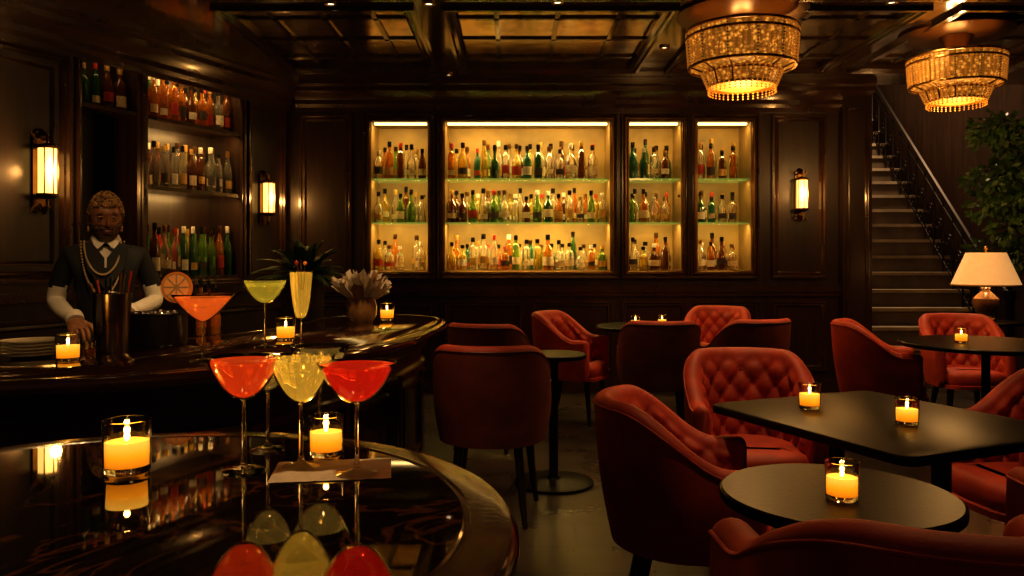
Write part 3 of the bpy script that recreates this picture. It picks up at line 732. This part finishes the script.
# ---------------------------------------------------------------- plants
b=MB(); b.lathe([(0,0),(.13,0),(.14,.02),(.17,1.12),(.18,1.14),(.165,1.14),(.155,1.1),(0,1.1)],'planter',28); b.lathe([(0,1.105),(.155,1.105)],'soil',20)
for k in range(90):
    a=R.uniform(0,6.28); L_=R.uniform(.30,.56); el=R.uniform(.35,1.35); pts=[]
    for j in range(13):
        t=j/12; rr_=L_*t*math.cos(el)*1.0; zz=1.1+L_*t*math.sin(el)*1.2-.42*L_*t*t*(1.6-el*.5)
        pts.append(Vector((rr_*math.cos(a),rr_*math.sin(a),zz)))
    b.tube(pts,.0025,'fern',4,cap=False)
    for j in range(1,13):
        d=(pts[j]-pts[j-1]).normalized(); sd=d.cross(Vector((0,0,1)))
        if sd.length<.01: continue
        sd.normalize(); wl=.05*math.sin(pi*min(1,(j+1)/13))+.012
        for f in (0,.33,.66):
            p=pts[j-1].lerp(pts[j],f)
            for sg in (-1,1):
                tip=p+sd*sg*wl+d*.02-Vector((0,0,.012)); b.add([p-d*.005,p+sd*sg*wl*.5+d*.009,tip,p+sd*sg*wl*.5-d*.003],[(0,1,2,3)],'fern')
b.obj('potted_fern',(-1.78,6.85,0),recalc=False)
def foliage(b,c,rad,n,mt,ls=.06):
    for k in range(n):
        while True:
            p=Vector((R.uniform(-1,1),R.uniform(-1,1),R.uniform(-1,1)))
            if .3<p.length<1: break
        q=Vector((c[0]+p.x*rad[0],c[1]+p.y*rad[1],c[2]+p.z*rad[2]))
        d=(p+Vector((R.uniform(-.6,.6),R.uniform(-.6,.6),-.5))).normalized(); sd=d.cross(Vector((R.random(),R.random(),R.random()))).normalized(); nn=d.cross(sd)
        l=ls*R.uniform(.7,1.3)
        b.add([q,q+d*l*.5+sd*l*.3+nn*l*.08,q+d*l,q+d*l*.5-sd*l*.3+nn*l*.08],[(0,1,2),(0,2,3)],mt)
b=MB(); b.lathe([(0,0),(.18,0),(.2,.02),(.24,.45),(.25,.48),(.23,.48),(.21,.44),(0,.44)],'planter',28); b.lathe([(0,.445),(.21,.445)],'soil',20)
b.tube([(0,0,.44),(.03,0,.9),(-.02,.02,1.4),(.02,0,2.0)],[.03,.026,.022,.012],'bark',8)
for k in range(12):
    a=k*2.4; z=1.1+.09*k; b.tube([(0,0,z),(.2*math.cos(a),.15*math.sin(a),z+.15),(.38*math.cos(a),.28*math.sin(a),z+.22)],[.012,.008,.004],'bark',5)
for k in range(38):
    a=R.uniform(0,6.28); rr_=.36*R.random()**.5; zz=R.uniform(1.25,2.6); foliage(b,(rr_*math.cos(a),rr_*math.sin(a),zz),(.15,.14,.12),75,'leaf',.075)
b.obj('potted_ficus_tree',(4.66,7.25,0),recalc=False)
# ---------------------------------------------------------------- bartender
def skinned(verts,edges,rads,root,sub=2):
    me=bpy.data.meshes.new('sk'); me.from_pydata(verts,edges,[]); o=bpy.data.objects.new('sk',me); sc.collection.objects.link(o)
    sk=o.modifiers.new('skin','SKIN'); sk.use_smooth_shade=True
    if not me.skin_vertices:
        bm=bmesh.new(); bm.from_mesh(me); bm.verts.layers.skin.verify(); bm.to_mesh(me); bm.free()
    for i,r in enumerate(rads):
        sv=me.skin_vertices[0].data[i]; sv.radius=r if isinstance(r,tuple) else (r,r); sv.use_root=(i==root)
    ss=o.modifiers.new('sub','SUBSURF'); ss.levels=sub; ss.render_levels=sub
    bpy.context.view_layer.update(); dg=bpy.context.evaluated_depsgraph_get()
    m=bpy.data.meshes.new_from_object(o.evaluated_get(dg)); bpy.data.objects.remove(o); return m
V=[(0,0,.86),(0,0,1.0),(0,-.010,1.17),(0,-.015,1.29),(0,-.03,1.36),(0,-.048,1.44)]
E=[(0,1),(1,2),(2,3),(3,4),(4,5)]; RD=[(.138,.105),(.118,.095),(.138,.108),(.115,.085),(.05,.05),(.044,.046)]
for sg in (-1,1):
    k=len(V)
    if sg<0: V+= [(sg*.142,-.01,1.310),(sg*.185,.010,1.20),(sg*.205,.02,1.10),(sg*.17,-.10,1.06),(sg*.12,-.225,1.03)]
    else: V+= [(sg*.142,-.02,1.305),(sg*.188,-.005,1.20),(sg*.215,.0,1.095),(sg*.17,-.11,1.075),(sg*.09,-.225,1.055)]
    RD+= [.056,.047,.043,.042,.030]; E+= [(3,k),(k,k+1),(k+1,k+2),(k+2,k+3),(k+3,k+4)]
    k=len(V); V+= [(sg*.085,0,.78),(sg*.09,-.01,.45),(sg*.09,.02,.09),(sg*.10,-.10,.042)]
    RD+= [.09,.062,.044,.036]; E+= [(0,k),(k,k+1),(k+1,k+2),(k+2,k+3)]
body=skinned(V,E,RD,0)
b=MB(); vs=[tuple(v.co) for v in body.vertices]
groups={}
for p in body.polygons:
    c=p.center
    if c.z>1.375 and abs(c.x)<.08: g='skin'
    elif (c.z>.95 and abs(c.x)>.07 and c.y<-.045 and c.z<1.15 and (c.y<-.13 or abs(c.x)>.135)) or (abs(c.x)>.158 and .95<c.z<1.17): g='shirt'
    elif c.z>1.27 and abs(c.x)<.04 and c.y<-.05 : g='shirt'
    elif c.z<.075: g='shoe'
    else: g='vest'
    groups.setdefault(g,[]).append(tuple(p.vertices))
b.v=[Vector(v) for v in vs]
for g,fs in groups.items():
    k=b.mi(g)
    for f in fs: b.f.append(list(f)); b.m.append(k)
b.lathe([(.058,1.365),(.066,1.385),(.056,1.41),(.050,1.405),(.052,1.37)],'shirt',20,(0,-.036,0))
oy=-.026
for sg in (-1,1):
    b.add([(sg*.006,-.062+oy,1.395),(sg*.055,-.052+oy,1.385),(sg*.045,-.088+oy,1.33),(sg*.008,-.075+oy,1.365)],[(0,1,2,3)],'shirt')
    b.add([(sg*.005,-.094+oy,1.30),(sg*.055,-.085+oy,1.37),(sg*.095,-.06+oy,1.36),(sg*.075,-.105+oy,1.25),(sg*.004,-.118+oy*.6,1.16)],[(0,1,2,3,4)],'vest')
for k in range(5): b.sphere((0,-.122+.004*(k%2),1.14-.06*k),.007,'pearl',8)
for sg,w in ((-1,Vector((-.12,-.225,1.03))),(1,Vector((.09,-.225,1.055)))):
    d=Vector((-sg*.22,-.82,-.52 if sg<0 else -.30)).normalized(); up=Vector((0,-.45,.9)); sd=d.cross(up).normalized(); up=sd.cross(d).normalized()
    b.tube([w-d*.03,w-d*.01,w+d*.012],[.038,.039,.037],'shirt',14)
    inn=-sg
    s2=sd if sd.x*inn>0 else -sd
    rg=[]
    for t,wd,thk in ((0,.026,.020),(.03,.036,.017),(.06,.040,.015),(.082,.038,.012)):
        rg.append([tuple(w+d*t+s2*wd*math.cos(a)+up*thk*math.sin(a)) for a in [2*pi*q/12 for q in range(12)]])
    b.rings(rg,'skin')
    for fi,(so,ln) in enumerate(((.030,.068),(.010,.078),(-.011,.072),(-.030,.056))):
        base=w+d*.072+s2*so; p1=base+d*ln*.45+up*.006; p2=p1+d*ln*.30-up*ln*.25; p3=p2+d*ln*.1-up*ln*.32
        b.tube([base,base.lerp(p1,.5)+up*.002,p1,p2,p3,p3-up*.004],[.0095,.009,.0088,.008,.0065,.003],'skin',8)
    base=w+d*.025+s2*.028; p1=base+s2*.026+d*.022-up*.008; p2=p1+s2*.006+d*.028-up*.01; p3=p2+d*.02-up*.006
    b.tube([base,p1,p2,p3,p3+d*.004],[.013,.0115,.010,.0075,.003],'skin',8)
hc=Vector((0,-.065,1.493)); TH=Matrix.Translation(hc)@Matrix.Rotation(.10,4,'Z')@Matrix.Rotation(.24,4,'X')@Matrix.Diagonal((.90,.94,.98,1))
nr,ns=20,36; rg=[]
vs=[];fs=[]
for i in range(nr+1):
    t=-1+2*i/nr; ang=math.asin(max(-1,min(1,t)))
    for k in range(ns):
        a=2*pi*k/ns; r=math.cos(ang); x=r*math.cos(a)*.075; y=r*math.sin(a)*.090; z=t*.108
        if z<-.02:
            f=1-.38*((-z-.02)/.088)**1.2; x*=f
            y=y*(f+.05) if y<0 else y*f*.9
            if y<0: y-=.012*((-z-.02)/.088)
        front_=max(0,-math.sin(a))
        if front_>.5:
            for ex in (-.03,.03):
                dd=((x-ex)**2+(z-.005)**2)/.00022; y+=.010*math.exp(-dd)*1
            y-=.006*math.exp(-((z-.028)**2)/.00008)*(1 if abs(x)<.05 else 0)
            y-=.004*math.exp(-((z+.055)**2)/.00012-(x/.025)**2)
            y-=.007*math.exp(-((z+.092)**2)/.0003-(x/.025)**2)
        vs.append((x,y,z))
for i in range(nr):
    for k in range(ns): l=(k+1)%ns; fs.append((i*ns+k,i*ns+l,(i+1)*ns+l,(i+1)*ns+k))
b.add(vs,fs,'skin',TH)
b.rings([[(x_*.5,-.086,.022) for x_ in(-.006,.0,.006)]+[(0,-.080,.022)],[(-.008,-.088,-.005),(0,-.102,-.004),(.008,-.088,-.005),(0,-.08,-.005)],[(-.015,-.084,-.026),(0,-.112,-.024),(.015,-.084,-.026),(0,-.08,-.026)],[(-.011,-.084,-.032),(0,-.096,-.034),(.011,-.084,-.032),(0,-.08,-.032)]],'skin',M=TH)
for ex in (-.029,.029):
    b.sphere((ex,-.070,.004),.0105,'eye',12,TH); b.sphere((ex,-.0785,.003),.0052,'pupil',8,TH)
    b.tube([(ex-.017,-.078,.024),(ex,-.087,.030),(ex+.017,-.078,.025)],[.003,.0045,.003],'beard',6,TH)
    b.tube([(ex-.014,-.078,.009),(ex,-.083,.0125),(ex+.014,-.078,.008)],.0042,'skin',6,TH)
    b.tube([(ex-.014,-.078,-.003),(ex,-.082,-.0065),(ex+.014,-.078,-.003)],.0034,'skin',6,TH)
    sg=1 if ex>0 else -1
    b.sphere((sg*.077,.005,0),.024,'skin',12,TH,(.35,.7,1.15))
b.tube([(-.024,-.084,-.056),(-.008,-.095,-.052),(0,-.095,-.054),(.008,-.095,-.052),(.024,-.084,-.056)],[.002,.0045,.004,.0045,.002],'lip',6,TH)
b.tube([(-.02,-.085,-.061),(0,-.094,-.064),(.02,-.085,-.061)],[.002,.0055,.002],'lip',6,TH)
for k in range(620):
    a=R.uniform(0,2*pi); t=R.uniform(.05,1); ang=math.asin(t); r=math.cos(ang)
    x=r*math.cos(a)*.080; y=r*math.sin(a)*.095; z=t*.113
    if y<-.04 and z<.058: continue
    b.sphere((x,y,z),R.uniform(.006,.010),'hair' if R.random()<.8 else 'beard',6,TH)
for k in range(200):
    a=R.uniform(0,pi); t=R.uniform(-.35,.05); x=math.cos(a)*.076; y=abs(math.sin(a))*.088; b.sphere((x,y,t*.2),.008,'hair',6,TH)
for k in range(420):
    a=R.uniform(-1.5,1.5); t=R.random(); z=-.030-.072*t; f=1-.38*(max(0,-z-.02)/.088)**1.2
    x=math.sin(a)*.072*f; y=-math.cos(a)*.088*(f+.06)-.010*t
    if abs(x)<.027 and -.070<z<-.046: continue
    if z>-.040 and abs(x)<.045: continue
    b.sphere((x,y,z),.0055,'beard',5,TH)
for (wd,dp) in ((.075,.15),(.088,.24)):
    for k in range(56):
        a=pi*k/55; x=-wd*math.cos(a)-.012; z=1.375-dp*math.sin(a)**1.0; y=-.080-.058*math.sin(a)**.6
        b.sphere((x,y,z),.0055,'pearl',7)
b.obj('bartender',(-1.90,3.74,0),math.radians(27),recalc=False,ang=60)
# ---------------------------------------------------------------- lights (recessed spots and added fill beams)
ceil=bpy.data.objects['ceiling']
def spot(x,y,pw,tx=None,ty=None,tz=0,ang=60,col=(1,.62,.27)):
    light('SPOT','downlight_and_fill',(x,y,ZC-.03),pw,col,.05,ceil,(tx if tx is not None else x,ty if ty is not None else y,tz),ang)
spot(-.55,1.05,45,-.45,1.15,.95,45)
spot(-.55,1.05,50,-1.0,2.9,.6,50)  # extra beam from the table downlight, added to lift the bar front
spot(-.6,3.1,80,-.95,3.9,.95,60)  # beam added to brighten the napkin vase
spot(-2.1,4.6,6,-2.0,4.2,1.2,50)
spot(-1.2,5.3,24,-1.0,4.9,1.2,60)
spot(-1.0,2.2,60,-1.85,3.7,1.2,34)  # added fill on the bartender; no recessed fixture at this point
spot(1.25,3.2,75,1.1,3.5,0,62)
spot(1.22,2.0,45,.8,2.1,0,70)
spot(.3,5.27,45,.2,5.0,0,62)
spot(1.22,4.6,50,1.0,4.3,0,62)
spot(1.22,6.4,60,1.2,6.5,0,72)
spot(2.5,5.27,80,2.8,5.5,0,68)
spot(2.6,5.5,20,4.6,7.2,2.0,36)  # added fill for the ficus tree, without a fixture in the ceiling
w=bpy.data.worlds.new('w'); sc.world=w; w.use_nodes=True; w.node_tree.nodes['Background'].inputs[0].default_value=(1,.52,.22,1); w.node_tree.nodes['Background'].inputs[1].default_value=.045
# ---------------------------------------------------------------- camera
cam=bpy.data.cameras.new('camera'); co=bpy.data.objects.new('camera',cam); sc.collection.objects.link(co)
co.location=(0,0,1.3); co.rotation_euler=(pi/2,0,0); cam.lens=28.125; cam.sensor_width=36; cam.shift_y=-30/1024; cam.clip_start=.05
sc.camera=co
sc.view_settings.view_transform='Standard'
for lk in ('Medium High Contrast','Standard - Medium High Contrast','High Contrast'):
    try: sc.view_settings.look=lk; print('LOOK',lk); break
    except Exception as e: print(str(e)[:300])
sc.view_settings.exposure=.15
